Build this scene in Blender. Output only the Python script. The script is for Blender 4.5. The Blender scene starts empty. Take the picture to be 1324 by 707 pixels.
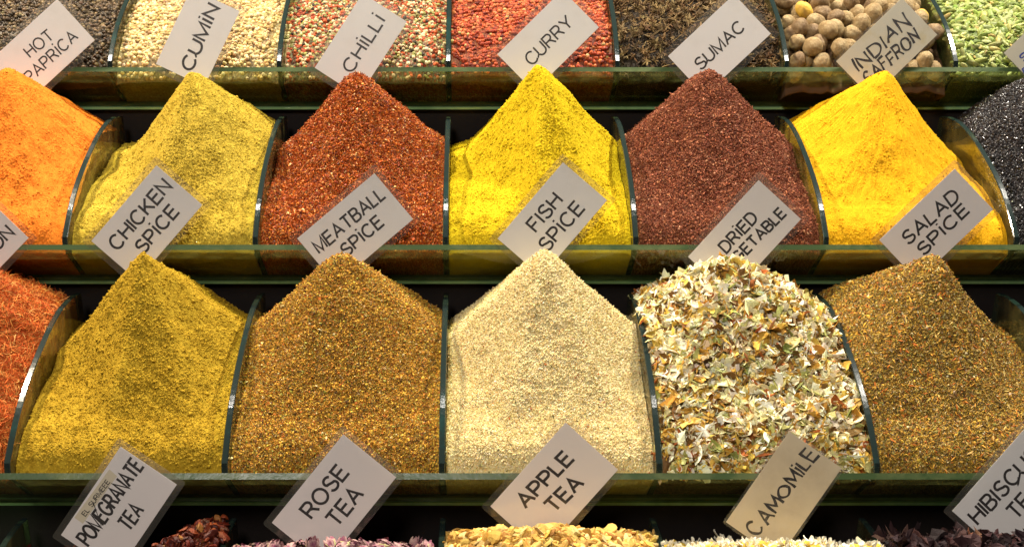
import bpy, math, random
import numpy as np
from mathutils import Vector, Matrix, noise as mnoise
S = bpy.context.scene
RNG = np.random.default_rng(11); random.seed(11)
# ---------------------------------------------------------------- camera
F = 1839.0; PX, PY = 608.0, 353.5; TH = math.radians(25.0)
FWD = np.array([0, math.cos(TH), -math.sin(TH)]); UP = np.array([0, math.sin(TH), math.cos(TH)]); RT = np.array([1.0, 0, 0])
CAM = np.array([0.026, 0, 0]) - (1.2996*FWD - 0.188*UP)
cd = bpy.data.cameras.new('camera'); cam = bpy.data.objects.new('camera', cd); S.collection.objects.link(cam)
cam.location = CAM; cam.rotation_euler = (math.pi/2-TH, 0, 0)
cd.sensor_width = 36; cd.lens = 36*F/1324; cd.shift_x = (662-PX)/1324; cd.clip_start = 0.05; cd.clip_end = 60
S.camera = cam
# ---------------------------------------------------------------- world, lamps, exposure
W = bpy.data.worlds.new('World'); S.world = W; W.use_nodes = True
W.node_tree.nodes['Background'].inputs[0].default_value = (0.95, 0.85, 0.72, 1)
W.node_tree.nodes['Background'].inputs[1].default_value = 0.035
S.view_settings.view_transform = 'Standard'; S.view_settings.look = 'None'
S.view_settings.exposure = 0.0; S.view_settings.gamma = 1
try: S.view_settings.use_curve_mapping = False
except Exception: pass
S.render.engine = 'CYCLES'
S.cycles.transparent_max_bounces = 24; S.cycles.max_bounces = 6; S.cycles.sample_clamp_indirect = 4
def area_lamp(name, loc, target, size, power, col, sy=None):
    l = bpy.data.lights.new(name, 'AREA'); l.shape = 'DISK'; l.size = size
    if sy: l.shape = 'RECTANGLE'; l.size_y = sy
    l.energy = power; l.color = col
    o = bpy.data.objects.new(name, l); S.collection.objects.link(o); o.location = loc
    o.rotation_euler = (Vector(target)-Vector(loc)).to_track_quat('-Z', 'Y').to_euler()
area_lamp('lamp_warm', (-0.90, 0.84, 1.28), (-0.20, -0.15, 0.0), 0.07, 53, (1, .83, .63))
area_lamp('lamp_neutral', (0.94, 0.84, 1.30), (0.20, -0.15, 0.0), 0.07, 45, (1, .92, .80))
area_lamp('lamp_fill', (-0.45, -1.7, 2.5), (0.0, 0.2, 0.1), 0.5, 56, (1, .92, .86))  # added soft fill from behind the camera, lifts the label cards
area_lamp('lamp_highlight_strip', (0.0, 0.62, 1.36), (0.0, 0.30, 0.1), 1.5, 9, (1, .92, .82), 0.035)  # added overhead strip, put in for highlights along the divider edges
# ---------------------------------------------------------------- helpers
STEP_Y, STEP_Z = 0.2588, 0.1138
def row_o(j): return np.array([0.0, (j-1)*STEP_Y, (j-1)*STEP_Z])
def arr_mesh(name, V, polys, mat, parent=None, loc=(0, 0, 0), col=None, smooth=False, pmat=None):
    """polys: list of int arrays (n,k)"""
    V = np.asarray(V, np.float32) - np.asarray(loc, np.float32)
    me = bpy.data.meshes.new(name); me.vertices.add(len(V)); me.vertices.foreach_set('co', V.ravel())
    tot = sum(p.size for p in polys); n = sum(len(p) for p in polys)
    me.loops.add(tot); me.polygons.add(n)
    me.loops.foreach_set('vertex_index', np.concatenate([p.ravel() for p in polys]).astype(np.int32))
    ls = np.concatenate([np.full(len(p), p.shape[1]) for p in polys]); st = np.concatenate([[0], np.cumsum(ls)[:-1]])
    me.polygons.foreach_set('loop_start', st.astype(np.int32))
    me.polygons.foreach_set('use_smooth', np.full(n, bool(smooth)) if not isinstance(smooth, np.ndarray) else smooth)
    for m in (mat if isinstance(mat, (list, tuple)) else [mat]): me.materials.append(m)
    if pmat is not None: me.polygons.foreach_set('material_index', np.asarray(pmat, np.int32))
    if col is not None:
        a = me.attributes.new('col', 'FLOAT_COLOR', 'POINT')
        a.data.foreach_set('color', np.concatenate([col, np.ones((len(col), 1))], 1).astype(np.float32).ravel())
    me.update(calc_edges=True); me.validate()
    o = bpy.data.objects.new(name, me); S.collection.objects.link(o)
    if parent: o.parent = parent
    else: o.location = loc
    return o
def tag(o, label=None, cat=None, group=None, kind=None):
    if label: o['label'] = label
    if cat: o['category'] = cat
    if group: o['group'] = group
    if kind: o['kind'] = kind
    return o
def empty(name, loc, label, cat, group=None):
    o = bpy.data.objects.new(name, None); S.collection.objects.link(o); o.location = loc; o.empty_display_size = .02
    return tag(o, label, cat, group)
def unproj(px, py, Z):
    px = np.asarray(px, float); py = np.asarray(py, float)
    return CAM + Z*FWD + ((px-PX)/F*Z)[..., None]*RT + ((PY-py)/F*Z)[..., None]*UP
# ---------------------------------------------------------------- materials
def new_mat(name):
    m = bpy.data.materials.new(name); m.use_nodes = True; nt = m.node_tree; nt.nodes.clear()
    out = nt.nodes.new('ShaderNodeOutputMaterial'); return m, nt, out
def node(nt, t, **kw):
    n = nt.nodes.new(t)
    for k, v in kw.items():
        if isinstance(k, str) and hasattr(n, k): setattr(n, k, v)
        else: n.inputs[k.replace('_', ' ')].default_value = v
    return n
def principled(name, col=(.5, .5, .5), rough=.6, spec=.3, bump=None, colvar=None, attr=False, metal=0, sheen=0, sss=0):
    m, nt, out = new_mat(name); p = nt.nodes.new('ShaderNodeBsdfPrincipled'); L = nt.links.new
    p.inputs['Base Color'].default_value = (*col, 1); p.inputs['Roughness'].default_value = rough
    p.inputs['Specular IOR Level'].default_value = spec; p.inputs['Metallic'].default_value = metal
    L(p.outputs[0], out.inputs[0])
    tc = nt.nodes.new('ShaderNodeTexCoord')
    src = None
    if attr:
        a = nt.nodes.new('ShaderNodeAttribute'); a.attribute_name = 'col'; src = a.outputs['Color']
    if colvar:
        sc, c2, lo, hi = colvar
        n = node(nt, 'ShaderNodeTexNoise'); n.inputs['Scale'].default_value = sc; n.inputs['Detail'].default_value = 6; n.inputs['Roughness'].default_value = .7
        L(tc.outputs['Object'], n.inputs['Vector'])
        mr = nt.nodes.new('ShaderNodeMapRange'); mr.inputs[1].default_value = lo; mr.inputs[2].default_value = hi
        L(n.outputs[0], mr.inputs[0]); mx = nt.nodes.new('ShaderNodeMix'); mx.data_type = 'RGBA'
        L(mr.outputs[0], mx.inputs[0]); mx.inputs[7].default_value = (*c2, 1)
        if src: L(src, mx.inputs[6])
        else: mx.inputs[6].default_value = (*col, 1)
        src = mx.outputs[2]
    if src: L(src, p.inputs['Base Color'])
    if bump:
        sc, dist = bump
        n = node(nt, 'ShaderNodeTexNoise'); n.inputs['Scale'].default_value = sc; n.inputs['Detail'].default_value = 5; n.inputs['Roughness'].default_value = .75
        L(tc.outputs['Object'], n.inputs['Vector'])
        b = nt.nodes.new('ShaderNodeBump'); b.inputs['Distance'].default_value = dist; b.inputs['Strength'].default_value = 1
        L(n.outputs[0], b.inputs['Height']); L(b.outputs[0], p.inputs['Normal'])
    return m
def let_light_through(m, amount, col):
    nt = m.node_tree; L = nt.links.new; out = [n for n in nt.nodes if n.type == 'OUTPUT_MATERIAL'][0]; p = out.inputs[0].links[0].from_socket
    t = nt.nodes.new('ShaderNodeBsdfTranslucent'); t.inputs[0].default_value = (*col, 1); x = nt.nodes.new('ShaderNodeMixShader'); x.inputs[0].default_value = amount
    L(p, x.inputs[1]); L(t.outputs[0], x.inputs[2]); L(x.outputs[0], out.inputs[0])
def clear_mat(name, tint, refl=1.0, dust=.05, dustcol=(.6, .55, .4), rough=.03, dscale=60):
    m, nt, out = new_mat(name); L = nt.links.new
    tr = nt.nodes.new('ShaderNodeBsdfTransparent'); tr.inputs[0].default_value = (*tint, 1)
    df = nt.nodes.new('ShaderNodeBsdfDiffuse'); df.inputs[0].default_value = (*dustcol, 1)
    gl = nt.nodes.new('ShaderNodeBsdfGlossy'); gl.inputs['Roughness'].default_value = rough
    fr = nt.nodes.new('ShaderNodeFresnel'); ge = nt.nodes.new('ShaderNodeNewGeometry'); io = nt.nodes.new('ShaderNodeMapRange'); io.inputs[3].default_value = 1.5; io.inputs[4].default_value = 1/1.5
    L(ge.outputs['Backfacing'], io.inputs[0]); L(io.outputs[0], fr.inputs[0])
    tc = nt.nodes.new('ShaderNodeTexCoord'); n = nt.nodes.new('ShaderNodeTexNoise'); n.inputs['Scale'].default_value = dscale; n.inputs['Detail'].default_value = 6
    L(tc.outputs['Object'], n.inputs['Vector'])
    mr = nt.nodes.new('ShaderNodeMapRange'); mr.inputs[1].default_value = .4; mr.inputs[2].default_value = .75; mr.inputs[3].default_value = dust*.4; mr.inputs[4].default_value = dust*2
    L(n.outputs[0], mr.inputs[0])
    tl = nt.nodes.new('ShaderNodeBsdfTranslucent'); tl.inputs[0].default_value = (*dustcol, 1)
    m0 = nt.nodes.new('ShaderNodeMixShader'); L(df.outputs[0], m0.inputs[1]); L(tl.outputs[0], m0.inputs[2])
    m1 = nt.nodes.new('ShaderNodeMixShader'); L(mr.outputs[0], m1.inputs[0]); L(tr.outputs[0], m1.inputs[1]); L(m0.outputs[0], m1.inputs[2])
    mu = nt.nodes.new('ShaderNodeMath'); mu.operation = 'MULTIPLY'; mu.inputs[1].default_value = refl; L(fr.outputs[0], mu.inputs[0])
    m2 = nt.nodes.new('ShaderNodeMixShader'); L(mu.outputs[0], m2.inputs[0]); L(m1.outputs[0], m2.inputs[1]); L(gl.outputs[0], m2.inputs[2])
    L(m2.outputs[0], out.inputs[0]); return m
M_pane = clear_mat('glass_pane', (.92, .95, .82), 1.0, .07, (.42, .46, .16))
M_div = clear_mat('glass_divider', (.84, .90, .80), 1.0, .10, (.62, .5, .2))
M_edge = principled('glass_edge', (.035, .06, .022), .28, .25, bump=(40, .0006), colvar=(25, (.10, .12, .05), .45, .75))
M_fedge = principled('glass_floor_edge', (.22, .38, .17), .15, .8, bump=(40, .0006), colvar=(20, (.12, .24, .10), .45, .75))
M_dedge = principled('glass_divider_edge', (.014, .024, .022), .12, 1.0, bump=(25, .0002), colvar=(14, (.012, .05, .045), .55, .75))
M_wood = principled('dark_painted_wood', (.012, .009, .008), .6, .3, bump=(60, .0006))
M_paper = principled('paper', (.84, .84, .84), .75, .2, bump=(220, .00008), colvar=(9, (.66, .62, .56), .5, .9))
M_paper_old = principled('yellowed_paper', (.70, .62, .46), .8, .2, bump=(220, .00008), colvar=(12, (.46, .38, .26), .45, .8))
M_paper_dust = principled('dusty_paper', (.60, .58, .48), .8, .2, colvar=(30, (.50, .42, .16), .5, .8))
M_paper_shaded = principled('shaded_paper', (.84, .81, .80), .75, .2, bump=(220, .00008), colvar=(9, (.78, .72, .70), .5, .9))  # paper copy for the dimmer cards, their shade tinted into the colour
for m_ in (M_paper, M_paper_dust, M_paper_shaded): let_light_through(m_, .10, (.9, .88, .86))
let_light_through(M_paper_old, .10, (.8, .7, .5))
M_sticker = principled('cream_sticker', (.66, .60, .45), .6, .3)
M_ink = principled('black_ink', (.018, .014, .016), .5, .3)
M_marker = principled('black_marker', (.02, .018, .022), .45, .3, colvar=(500, (.12, .11, .11), .5, .8))
M_blue = principled('blue_pen', (.03, .06, .30), .5, .3)
M_film = clear_mat('laminate_film', (.93, .92, .90), 1.0,   .09, (.8, .78, .72), rough=.10, dscale=5)
M_grain = principled('dry_grain', rough=.75, spec=.25, attr=True, bump=(900, .0004))
M_gloss = principled('glossy_grain', rough=.45, spec=.22, attr=True, bump=(500, .0004), colvar=None)
M_seed = principled('black_seed', rough=.3, spec=.4, attr=True)
# ---------------------------------------------------------------- glass trays and stand
ARC_R = np.array([-.02, 0, .012, .03, .061, .095, .126, .18, .2266, .27, .30]); ARC_H = np.array([-.012, 0, .0095, .0215, .0378, .0475, .0544, .062, .0632, .0555, .045])
def arc(r): return np.interp(r, ARC_R, ARC_H)
def smooth_arc(n=40):
    r = np.linspace(.0052, .294, n); h = arc(r)
    for _ in range(6): h[1:-1] = (h[:-2]+2*h[1:-1]+h[2:])/4
    return r, h
def bevel_extrude(poly, x0, x1, b=.0006):
    """poly (n,2) in (y,z) counter-clockwise or not; returns verts, polys, mat idx"""
    n = len(poly); c = poly
    prv = np.roll(c, 1, 0); nxt = np.roll(c, -1, 0)
    d1 = c-prv; d2 = nxt-c; d1 /= np.linalg.norm(d1, axis=1)[:, None]+1e-12; d2 /= np.linalg.norm(d2, axis=1)[:, None]+1e-12
    nn = np.stack([-(d1[:, 1]+d2[:, 1]), d1[:, 0]+d2[:, 0]], 1); nn /= np.linalg.norm(nn, axis=1)[:, None]+1e-12
    ar = .5*np.sum(c[:, 0]*nxt[:, 1]-nxt[:, 0]*c[:, 1])
    inn = c + nn*b*(1 if ar > 0 else -1)
    rings = [(x0, inn), (x0+b, c), (x1-b, c), (x1, inn)]
    V = np.concatenate([np.c_[np.full(n, x), p] for x, p in rings]); idx = np.arange(n); q = []
    for k in range(3): q.append(np.c_[k*n+idx, k*n+np.roll(idx, -1), (k+1)*n+np.roll(idx, -1), (k+1)*n+idx])
    q = np.concatenate(q); capA = idx[::-1][None, :]; capB = (3*n+idx)[None, :]
    return V, [q, capA, capB], np.array([1]*len(q)+[0, 0])
X0, X1 = -.603, .803
def tray(j, label):
    o = row_o(j); t = empty('glass_tray', o+np.array([.1, .18, -.066]), label, 'glass display tray', 'glass trays of the stepped spice display')
    L = np.array(t.location)
    th = .006; d = np.array([.054, -.060]); d /= np.linalg.norm(d); nrm = np.array([-d[1], d[0]])*1.0  # inward (back/up)
    nrm = np.array([.743, .669]); top = np.array([0., 0.]); bot = top + np.array([.054, -.060])
    P = np.array([top, bot, bot+nrm*th, top+nrm*th])
    V, q, pm = bevel_extrude(P, X0, X1, .0007)
    # broad faces (outer, inner) are clear, the cut edges green
    def fix(q, pm, n, clear):
        pm = pm.copy()
        for k in range(3):
            for e in clear: pm[k*n+e] = 0
        return pm
    pm = fix(q, pm, 4, (0, 2)); pm[-2:] = 1
    ob = arr_mesh('front_pane', V+o, q, [M_pane, M_edge], t, L, pmat=pm)
    fl = np.array([[.0525, -.0640], [.31, -.0640], [.31, -.0612], [.0525, -.0612]])
    V, q, pm = bevel_extrude(fl, X0, X1, .0004); arr_mesh('floor_pane', V+o, q, [M_pane, M_fedge], t, L, pmat=pm)
    r, h = smooth_arc()
    front = np.array([[.0052+.0050, -.0005], [.0625, -.0600]])
    poly = np.concatenate([np.c_[r, h][1:], [[.294, -.0600]], front[::-1]])
    poly = np.concatenate([poly[:0], poly])
    for k in range(-3, 5):
        x = .2*k
        V, q, pm = bevel_extrude(poly, x-.003, x+.003, .0008)
        arr_mesh('divider', V+o, q, [M_div, M_dedge], t, L, pmat=pm)
    return t
tray(0, 'lowest glass tray, holding the dried flower teas under the dark shelf gap')
tray(1, 'large glass tray of five big spice cones above the tea labels')
tray(2, 'middle glass tray of bright yellow, red and maroon spice cones')
tray(3, 'topmost glass tray holding peppercorns, nutmegs and cardamom pods')
st = empty('display_stand', (0.1, .3, -.75), 'dark stepped wooden stand that carries the glass trays', 'display stand')
def box(name, lo, hi, mat, parent=None, loc=(0, 0, 0), b=.001):
    P = np.array([[lo[1], lo[2]], [hi[1], lo[2]], [hi[1], hi[2]], [lo[1], hi[2]]], float)
    V, q, pm = bevel_extrude(P, lo[0], hi[0], b); return arr_mesh(name, V, q, mat, parent, loc)
for j in range(0, 4):
    o = row_o(j)
    box('step', (X0+.002, o[1]+.060, -.75), (X1-.002, o[1]+.060+STEP_Y-.003, o[2]-.0642), M_wood, st, np.array(st.location))
box('back_board', (X0, row_o(3)[1]+.322, -.75), (X1, row_o(3)[1]+.34, row_o(3)[2]+.20), M_wood, st, np.array(st.location))
# ---------------------------------------------------------------- numpy noise
def band(ny, nx, dx, lmin, lmax, beta=1.0, rng=RNG, ax=1.0):
    fy = np.fft.fftfreq(ny, dx)[:, None]; fx = np.fft.rfftfreq(nx, dx)[None, :]*ax
    f = np.sqrt(fx*fx+fy*fy); g = np.where((f > 1/lmax) & (f < 1/lmin), 1/np.maximum(f, 1e-6)**beta, 0)
    z = np.fft.rfft2(rng.standard_normal((ny, nx)))*g; h = np.fft.irfft2(z, s=(ny, nx)); return h/(h.std()+1e-12)
def bil(A, u, v):
    ny, nx = A.shape; u = np.clip(u, 0, nx-1.001); v = np.clip(v, 0, ny-1.001); i = u.astype(int); k = v.astype(int); a = u-i; b = v-k
    return A[k, i]*(1-a)*(1-b)+A[k, i+1]*a*(1-b)+A[k+1, i]*(1-a)*b+A[k+1, i+1]*a*b
def apex_from_px(px, py, j, r):
    o = row_o(j)
    # find h on vertical line at depth r whose projection is py
    lo, hi = -.1, .3
    for _ in range(40):
        h = (lo+hi)/2; p = np.array([0, o[1]+r, o[2]+h])-CAM; y = PY-F*(p@UP)/(p@FWD)
        if y > py: lo = h
        else: hi = h
    Z = p@FWD; x = CAM[0]+(px-PX)/F*Z; return x, h
class Heap:
    def __init__(s, j, k, apex=None, r=.195, sl=.7, sr=.7, sb=.8, kk=.006, gap=.012, dx=.0006, skew=30, front=-.015, rot=0, flat=None, sfk=1.0, low=True):
        s.j, s.k = j, k; s.o = row_o(j); s.cx = .2*k+.1; s.dx = dx
        s.x = np.arange(-.0966, .09661, dx); s.r = np.arange(.0196, .2915, dx)
        X, R = np.meshgrid(s.x, s.r); s.X, s.R = X, R
        drop = .016*np.exp(-(R-.0196)/.011)+front+.012
        bt = np.clip((R-.09)/.11, 0, 1); b2_ = np.clip((R-.025)/.06, 0, 1); base = arc(R)-gap-drop-((.018*bt*bt*(3-2*bt)+.014*b2_*b2_*(3-2*b2_)) if j in (1, 2) and low else 0)
        b3 = np.clip((R-.185-.010*np.sin(X*70+j*3+k))/.045, 0, 1)*(j in (1, 2) and low); base = base+.006*b3*b3*(3-2*b3)
        base = base-.004*np.exp(-((.0966-np.abs(X))/.006))
        if apex is not None:
            ax, A = apex_from_px(apex[0], apex[1], j, r); ax -= s.cx; s.A = A; s.ax = ax
            dxx = X-ax; dr = R-r; sf = (A-front+.006)/(r-.0196)*sfk
            kk *= .32; st = 1.2 if j in (1, 2) else 1.0; sl = sl*st+kk*1.8/.09; sr = sr*st+kk*1.8/.09; sf += kk*1.8/(r-.0196)
            sk = math.radians(skew); ro = math.radians(rot)
            pl = [(math.pi+sk+ro, sl/math.cos(sk)), (-sk+ro, sr/math.cos(sk)), (-math.pi/2+ro, sf), (math.pi/2+ro, sb), (math.pi-sk*.8+ro, sl/math.cos(sk*.8)), (sk*.8+ro, sr/math.cos(sk*.8))]
            hs = [A-m*(math.cos(a)*dxx+math.sin(a)*dr) for a, m in pl]
            # unit-free smooth minimum, zeroed at the apex
            H = -kk*np.log(sum(np.exp(-(h-A)/kk) for h in hs))+kk*math.log(len(hs))+A
            dd = np.clip(A-H, 0, None); H = H-(.24 if (j in (1, 2) and low) else 0)*dd*np.clip(1-dd/max(A, .05), 0, 1)
            H = H-drop*.8; kb = .006
            s.H = np.maximum(H, base)+kb*np.log1p(np.exp(-np.abs(H-base)/kb))*.8
            cap = arc(R)-.003+.85*(.0966-np.abs(X)); s.H = -.003*np.logaddexp(-s.H/.003, -cap/.003)
            s.frontness = np.clip((np.minimum(hs[0], hs[1])-hs[2])/.02, 0, 1)
            s.dxx, s.dr = dxx, dr
        else:
            s.H = base+(flat if flat is not None else 0); s.A = .06; s.frontness = np.ones_like(s.H); s.ax = 0; s.dxx = X; s.dr = R-r
        s.D = np.zeros_like(s.H)
    def add(s, D): s.D = s.D+D; return s
    def nz(s, lmin, lmax, beta=1., ax=1.): return band(*s.H.shape, s.dx, lmin, lmax, beta, ax=ax)
    def radial(s, lt, lr, beta=.6):
        ang = np.arctan2(s.dr, s.dxx)+math.pi; rad = np.hypot(s.dr, s.dxx)
        A = band(512, 512, 1/512., .006, .05, .6, ax=7.)
        return bil(A, rad/.3*511, ang/(2*math.pi)*511)
    def mesh(s):
        ny, nx = s.H.shape
        gr, gx = np.gradient(s.H, s.dx); nn = np.sqrt(1+gr*gr+gx*gx); ed = np.clip(np.minimum(.0966-np.abs(s.X), s.R-.0196)/.004, 0, 1)
        V = np.stack([s.X+s.cx-gx/nn*s.D*ed, s.R-gr/nn*s.D*ed, s.H+s.D/nn], -1).reshape(-1, 3); idx = np.arange(ny*nx).reshape(ny, nx)
        q = [np.stack([idx[:-1, :-1], idx[:-1, 1:], idx[1:, 1:], idx[1:, :-1]], -1).reshape(-1, 4)]
        Vs = [V]; base = len(V)
        # skirt in front along the sloping pane, subdivided for texture, then sides and back
        ns = 28; fr = V[idx[0]]; rows = [idx[0]]
        for m in range(1, ns+1):
            t = m/ns; z = fr[:, 2]*(1-t)+(-.0585)*t; y = .0056+(.004-z)*.9+.0009+.0011*np.abs(np.sin(z*900+fr[:, 0]*700+np.sin(fr[:, 0]*1500)*2))
            y = np.where(t < .12, fr[:, 1]*(1-t/.12)+y*(t/.12), y)
            Vs.append(np.c_[fr[:, 0], y, z]); rows.append(base+np.arange(nx)); base += nx
        for a, b in zip(rows[:-1], rows[1:]): q.append(np.c_[a[:-1], b[:-1], b[1:], a[1:]])
        for e in (idx[:, 0], idx[:, -1], idx[-1]):
            v = V[e].copy(); v[:, 2] = np.minimum(-.0585, v[:, 2]); 
            bb = .0625; v[:, 1] = np.maximum(v[:, 1], bb); Vs.append(v); n = base+np.arange(len(e)); base += len(e)
            q.append(np.c_[e[:-1], e[1:], n[1:], n[:-1]] )
        V = np.concatenate(Vs)
        V[:, 1:] += s.o[1:]
        return V, q, ny*nx
    def sample(s, n, rmax=.29, bias=None, margin=0.):
        x = RNG.uniform(-.0966+margin, .0966-margin, n); r = RNG.uniform(.0200+margin, min(rmax, .2905)-margin, n)
        u = (x+.0966)/s.dx; v = (r-.0196)/s.dx
        e = max(1, int(.002/s.dx)); Hs = s.H
        h = bil(Hs, u, v); gx = (bil(Hs, u+e, v)-bil(Hs, u-e, v))/(2*e*s.dx); gy = (bil(Hs, u, v+e)-bil(Hs, u, v-e))/(2*e*s.dx)
        N = np.stack([-gx, -gy, np.ones_like(gx)], -1); N /= np.linalg.norm(N, axis=1)[:, None]
        P = np.stack([x+s.cx, r+s.o[1], h+s.o[2]], -1)+N*bil(s.D, u, v)[:, None]
        if bias is not None:
            keep = bil(bias, u, v) > RNG.uniform(0, 1, n); P, N = P[keep], N[keep]
        return P, N
    @property
    def loc(s): return (s.cx, s.o[1]+.17, s.o[2]-.0585)
def pal(colors, n, var=.18, w=None):
    C = np.array(colors, float)*.9; w = np.array(w, float) if w else np.ones(len(C)); i = RNG.choice(len(C), n, p=w/w.sum())
    return np.clip(C[i]*(1+RNG.normal(0, var, (n, 1)))*(1+RNG.normal(0, .05, (n, 3))), .002, .95)
# ---------------------------------------------------------------- grain prototypes  (V, [tri/quad arrays], optional colour multipliers)
def rotm(N, spin):
    a = np.where(np.abs(N[:, :1]) < .9, np.array([[1., 0, 0]]), np.array([[0, 1., 0]])); t = np.cross(N, a); t /= np.linalg.norm(t, axis=1)[:, None]; b = np.cross(N, t)
    c, s_ = np.cos(spin)[:, None], np.sin(spin)[:, None]; T = c*t+s_*b; B = -s_*t+c*b; return np.stack([T, B, N], -1)
def scatter(protos, P, N, size, tilt=.5, lift=0., sq=None, colors=None):
    """protos list of (V,[faces],colour or None); returns V, faces list, col"""
    n = len(P); N = N+RNG.normal(0, tilt, (n, 3)); N /= np.linalg.norm(N, axis=1)[:, None]; R = rotm(N, RNG.uniform(0, 6.283, n))
    size = np.asarray(size) if np.ndim(size) else np.full(n, size); which = RNG.integers(0, len(protos), n)
    Vs, Fs, Cs = [], {}, []; base = 0
    for w, pr in enumerate(protos):
        m = np.where(which == w)[0]
        if not len(m): continue
        v = pr[0]; sc = size[m][:, None, None]
        loc = v[None]*sc
        if sq is not None: loc = loc*RNG.uniform(1-sq, 1+sq, (len(m), 1, 3))
        out = np.einsum('nij,nvj->nvi', R[m], loc)+P[m][:, None]+(N[m]*lift*size[m][:, None])[:, None]
        Vs.append(out.reshape(-1, 3)); off = base+np.arange(len(m))*len(v)
        for f in pr[1]: Fs.setdefault(f.shape[1], []).append((f[None]+off[:, None, None]).reshape(-1, f.shape[1]))
        c = colors[m][:, None, :]
        if len(pr) > 2 and pr[2] is not None:
            ov = pr[2]; c = np.where(ov[None, :, :1] >= 0, ov[None]*np.ones_like(c)*(1+RNG.normal(0, .12, (len(m), 1, 1))), c*np.ones((1, len(v), 1)))
        else: c = c*np.ones((1, len(v), 1))
        Cs.append(c.reshape(-1, 3)); base += len(m)*len(v)
    return np.concatenate(Vs), [np.concatenate(x) for x in Fs.values()], np.clip(np.concatenate(Cs), 0, 1)
def ico(sub=1):
    import bmesh
    bm = bmesh.new(); bmesh.ops.create_icosphere(bm, subdivisions=sub, radius=1); V = np.array([v.co[:] for v in bm.verts]); Fc = np.array([[v.index for v in f.verts] for f in bm.faces]); bm.free(); return V, Fc
I1, I1F = ico(1); I2, I2F = ico(2); I4, I4F = ico(4)
def jitter(V, F_, s, sc=(1, 1, 1)): return (V*np.array(sc)+RNG.normal(0, s, V.shape), [F_], None)
OCT = np.array([[1, 0, 0], [0, 1, 0], [-1, 0, 0], [0, -1, 0], [0, 0, 1], [0, 0, -1.]]); OF = np.array([[0, 1, 4], [1, 2, 4], [2, 3, 4], [3, 0, 4], [1, 0, 5], [2, 1, 5], [3, 2, 5], [0, 3, 5]])
P_crumb = [jitter(OCT, OF, .22, (1, .8, .6)) for _ in range(6)]
P_flake = [jitter(OCT, OF, .2, (1, .6, .16)) for _ in range(6)]
P_sliver = [jitter(OCT, OF, .08, (1, .22, .14)) for _ in range(4)]
P_pepper = [jitter(I2, I2F, .035) for _ in range(5)]
P_pepper1 = [jitter(I1, I1F, .07, (1, .9, .85)) for _ in range(5)]
def sheet(nu, nv, L, Wd, curl, twist, rag, thick=.0):
    u = np.linspace(-1, 1, nu); v = np.linspace(-1, 1, nv); U, Vv = np.meshgrid(u, v)
    w = Wd*(1-.45*np.abs(U)**2+RNG.normal(0, rag, (1, nu))); x = L*U+RNG.normal(0, rag*.5, U.shape); y = w*Vv; a = curl*U
    z = L*.5*curl*(U**2)*.8+Wd*RNG.uniform(-1, 1)*Vv**2+twist*U*Vv*Wd+RNG.normal(0, rag*.35, U.shape)*Wd
    V = np.stack([x*np.cos(a*.5), y, z], -1).reshape(-1, 3); i = np.arange(nu*nv).reshape(nv, nu)
    q = np.stack([i[:-1, :-1], i[:-1, 1:], i[1:, 1:], i[1:, :-1]], -1).reshape(-1, 4)
    # second skin a little below gives the flake a real thickness
    V2 = V-np.array([0, 0, thick]); q2 = q[:, ::-1]+len(V); 
    ring = np.concatenate([i[0], i[1:, -1], i[-1, ::-1][1:], i[::-1, 0][1:-1]]); r2 = np.roll(ring, -1)
    q3 = np.c_[ring, ring+len(V), r2+len(V), r2]
    return (np.concatenate([V, V2]), [np.concatenate([q, q2, q3])], None)
P_veg = [sheet(5, 4, 1, RNG.uniform(.35, .75), RNG.uniform(.2, 1.0), RNG.uniform(-.8, .8), .12, .07) for _ in range(12)]
P_petal = [sheet(7, 4, 1, RNG.uniform(.3, .5), RNG.uniform(-1.3, 1.3), RNG.uniform(-1.5, 1.5), .15, .06) for _ in range(10)]
def thread(nseg=5, rad=.05):
    t = np.linspace(-1, 1, nseg+1); ph = RNG.uniform(0, 6.28, 3); am = RNG.uniform(.1, .45, 3)
    C = np.stack([t, am[0]*np.sin(t*2.2+ph[0]), am[1]*np.cos(t*1.9+ph[1])], -1); a = np.array([0, 2.09, 4.19])
    V = []
    for k, c in enumerate(C):
        rr = rad*(1-.6*abs(t[k])**3)
        for q in a: V.append(c+np.array([0, rr*math.cos(q), rr*math.sin(q)]))
    V = np.array(V); f = []
    for k in range(nseg):
        for m in range(3): f.append([3*k+m, 3*k+(m+1) % 3, 3*k+3+(m+1) % 3, 3*k+3+m])
    return (V, [np.array(f)], None)
P_thread = [thread() for _ in range(10)]
def pod():
    V = I2.copy(); ang = np.arctan2(V[:, 1], V[:, 2]); V = V*np.array([1, .42, .40])*(1+.08*np.cos(3*ang))[:, None]; V[:, 0] *= 1.05; V[:, 2] += .08*V[:, 0]**2*RNG.uniform(-1, 1)
    return (V+RNG.normal(0, .015, V.shape), [I2F], None)
P_pod = [pod() for _ in range(6)]
def spike(d, L, r, base=0.):
    d = np.array(d, float); d /= np.linalg.norm(d); R = rotm(d[None], np.array([0.]))[0]; V = []
    for t, k in ((0, .5), (.35, 1.), (.8, .6)):
        for a in range(4): V.append([r*k*math.cos(a*1.5708), r*k*math.sin(a*1.5708), base+t*L])
    V.append([0, 0, base+L]); V = np.array(V)@R.T; f = []
    for k in range(2):
        for a in range(4): f.append([4*k+a, 4*k+(a+1) % 4, 4*k+4+(a+1) % 4, 4*k+4+a])
    q = np.array(f); t = np.array([[8+a, 8+(a+1) % 4, 12] for a in range(4)]); return V, q, t
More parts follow.
